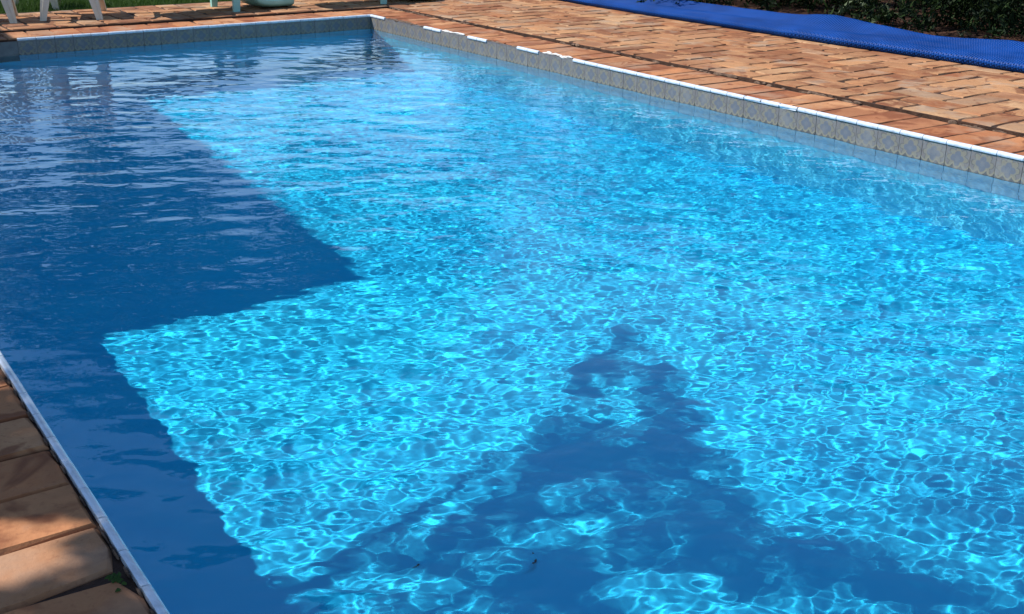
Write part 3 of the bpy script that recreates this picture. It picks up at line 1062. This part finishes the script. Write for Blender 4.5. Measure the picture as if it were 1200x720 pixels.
conifer(11.0, 5.5, 2.0, 3.4, 1, 'dense dark cypress shrub at the right border behind the red soil', 44000, .05, .78)
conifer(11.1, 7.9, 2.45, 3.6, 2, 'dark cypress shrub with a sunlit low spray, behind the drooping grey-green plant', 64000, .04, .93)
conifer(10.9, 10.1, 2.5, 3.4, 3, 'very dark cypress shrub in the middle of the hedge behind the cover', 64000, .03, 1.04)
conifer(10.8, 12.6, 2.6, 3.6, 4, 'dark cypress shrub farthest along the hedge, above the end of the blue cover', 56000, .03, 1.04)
conifer(13.3, 4.8, 1.9, 3.8, 6, 'cypress shrub in the back row of the hedge, nearest the right border', 14000, .0)
conifer(13.5, 7.2, 1.9, 4.0, 7, 'cypress shrub in the back row of the hedge, behind the red soil', 14000, .0)
conifer(13.5, 9.6, 1.9, 4.0, 8, 'cypress shrub in the back row of the hedge, middle', 14000, .0)
conifer(13.3, 12.2, 1.9, 4.0, 9, 'cypress shrub in the back row of the hedge, farthest left', 14000, .0)


def blade_leaf(mb, base, d, L, wd, droop, lobes=False, up=Vector((0, 0, 1))):
    d = Vector(d).normalized(); s = d.cross(up).normalized()
    n = 5
    pts = []
    for k in range(n + 1):
        t = k / n
        c = Vector(base) + d * L * t - up * droop * t * t
        w = wd * math.sin(math.pi * min(1, t * .86 + .10)) * (1 + (.35 * (-1) ** k if lobes else 0))
        pts += [c - s * w / 2, c + up * .006 * math.sin(math.pi * t), c + s * w / 2]
    f = []
    for k in range(n):
        a = k * 3
        f += [(a, a + 1, a + 4, a + 3), (a + 1, a + 2, a + 5, a + 4)]
    mb.add(pts, f)


def plant(name, label, loc, specs, cat='plant'):
    root = bpy.data.objects.new(name, None); col.objects.link(root); root.location = loc
    tag(root, label, cat)
    st = MB()
    for (az, el_, sl2, L, wd, dr) in specs:
        a = math.radians(az); e = math.radians(el_)
        top = Vector((math.cos(a) * math.cos(e), math.sin(a) * math.cos(e), math.sin(e))) * sl2
        st.tube([(0, 0, -.02), top * .5 + Vector((0, 0, .02)), top], .004, 5)
        m_ = MB()
        blade_leaf(m_, top, (math.cos(a), math.sin(a), .1 if el_ > 0 else -.3), L, wd, dr, True)
        link('leaf', m_.mesh('leaf', [M_weed], True), root)
    link('stem', st.mesh('stem', [M_weed], True), root)


plant('broad_leaf_plant', 'small plant with drooping grey-green lobed leaves on the soil behind the cover', (9.15, 7.15, .02),
      [(200, 62, .34, .20, .085, .14), (240, 48, .26, .20, .09, .15), (285, 35, .20, .17, .08, .10), (150, 50, .28, .17, .07, .14), (215, 15, .14, .17, .08, .04), (320, 55, .33, .18, .08, .13), (60, 70, .35, .15, .07, .1), (180, 78, .46, .16, .06, .14), (262, 70, .42, .18, .07, .16)])
plant('seedling', 'tiny green seedling on bare red soil in front of the dark hedge', (9.0, 6.05, .02),
      [(200, 50, .035, .045, .025, .01), (320, 45, .04, .045, .025, .01), (80, 50, .04, .04, .025, .01), (255, 80, .05, .04, .02, .01)])
# weed growing from the joint by the near edging
root = bpy.data.objects.new('weed', None); col.objects.link(root); root.location = (.432, 2.015, -.004)
tag(root, 'small dark weed growing in the joint beside the near white edging', 'weed')
for k in range(11):
    a = R.uniform(0, 6.28)
    m_ = MB()
    blade_leaf(m_, (R.uniform(-.008, .008), R.uniform(-.03, .03), .004), (math.cos(a), math.sin(a), .25), R.uniform(.012, .022), .010, .003)
    link('leaf', m_.mesh('leaf', [M_treeleaf], True), root)

# dry litter and twigs on the soil
lit = []
for k in range(420):
    y = R.uniform(4.4, 12.0); x = 8.35 + abs(R.gauss(0, .45))
    if noise.noise(Vector((x * 2.1, y * 1.4, 5))) > -.1:
        lit.append((x, y, .028 + R.uniform(0, .02)))
lo_ = link('leaf_litter', leaf_mesh('leaf_litter', lit, .05, rh, M_dry, up=1.0, aspect=.55))
lo_['kind'] = 'stuff'
tag(lo_, 'brown dry leaves scattered over the soil in front of the hedge', 'leaf litter')
for k, (x, y, L, a) in enumerate(((8.75, 6.9, .30, 2.4), (8.85, 6.5, .22, .6), (9.1, 6.35, .35, 2.9), (9.25, 6.2, .25, .3), (8.8, 7.3, .3, 1.9))):
    tw_ = MB()
    p0 = Vector((x, y, .03)); dd = Vector((math.cos(a), math.sin(a), 0))
    tw_.tube([p0, p0 + dd * L * .4 + Vector((0, 0, .035)), p0 + dd * L + Vector((.02, 0, .012))], [.005, .004, .002], 5)
    o = link('twig', tw_.mesh('twig', [M_bark], True))
    tag(o, ['curved dry twig at the foot of the drooping plant', 'short twig on the soil just right of the drooping plant', 'long arched twig on the red soil left of the seedling', 'thin twig lying behind the seedling', 'dry twig lying left of the drooping plant'][k], 'twig')

# ------------------------------------------------------------------ lawn
rg = np.random.default_rng(12)
NG = 60000
gx = rg.uniform(1.7, 6.2, NG); gy = 12.16 + 6.5 * rg.uniform(0, 1, NG) ** 1.4
cl = np.array([noise.noise(Vector((a * 3, b * 3, 0))) for a, b in zip(gx[::1], gy[::1])])
L = .055 * (1 + .7 * cl) * rg.uniform(.6, 1.4, NG)
az = rg.uniform(0, 2 * math.pi, NG); le = rg.uniform(.2, .9, NG)
b0 = np.stack([gx, gy, np.full(NG, -.054)], -1)
sd_ = np.stack([-np.sin(az), np.cos(az), np.zeros(NG)], -1) * .0035
tp = b0 + np.stack([np.cos(az) * L * le, np.sin(az) * L * le, L], -1)
v = np.stack([b0 - sd_, b0 + sd_, tp], 1).reshape(-1, 3)
me = bpy.data.meshes.new('grass')
me.vertices.add(3 * NG); me.vertices.foreach_set('co', v.astype(np.float32).ravel())
me.loops.add(3 * NG); me.loops.foreach_set('vertex_index', np.arange(3 * NG, dtype=np.int32))
me.polygons.add(NG); me.polygons.foreach_set('loop_start', (np.arange(NG) * 3).astype(np.int32)); me.polygons.foreach_set('loop_total', np.full(NG, 3, np.int32))
me.materials.append(M_grass); me.update(); me.validate()
gr = link('grass', me, kind='stuff')
tag(gr, 'green lawn grass growing beyond the far brick paving', 'grass')

# ------------------------------------------------------------------ dark leaves lying on the pool floor
for (x, y, s, lb) in ((1.475, 2.656, .034, 'dark wet leaf lying under water in the central shadow, left of its like'), (1.769, 2.427, .036, 'dark curled leaf lying under water in the central shadow, right of its like')):
    m_ = MB()
    for q in range(2):
        a = .7 + 2.3 * q + R.uniform(-.4, .4)
        blade_leaf(m_, (0, 0, .01), (math.cos(a), math.sin(a), .1), s * (1 - .4 * q), s * .4, .006)
    o = link('sunken_leaf', m_.mesh('sunken_leaf', [M_sunk], True), loc=(x, y, fz(y) + .006))
    o.cycles.is_caustics_receiver = True
    tag(o, lb, 'leaf')
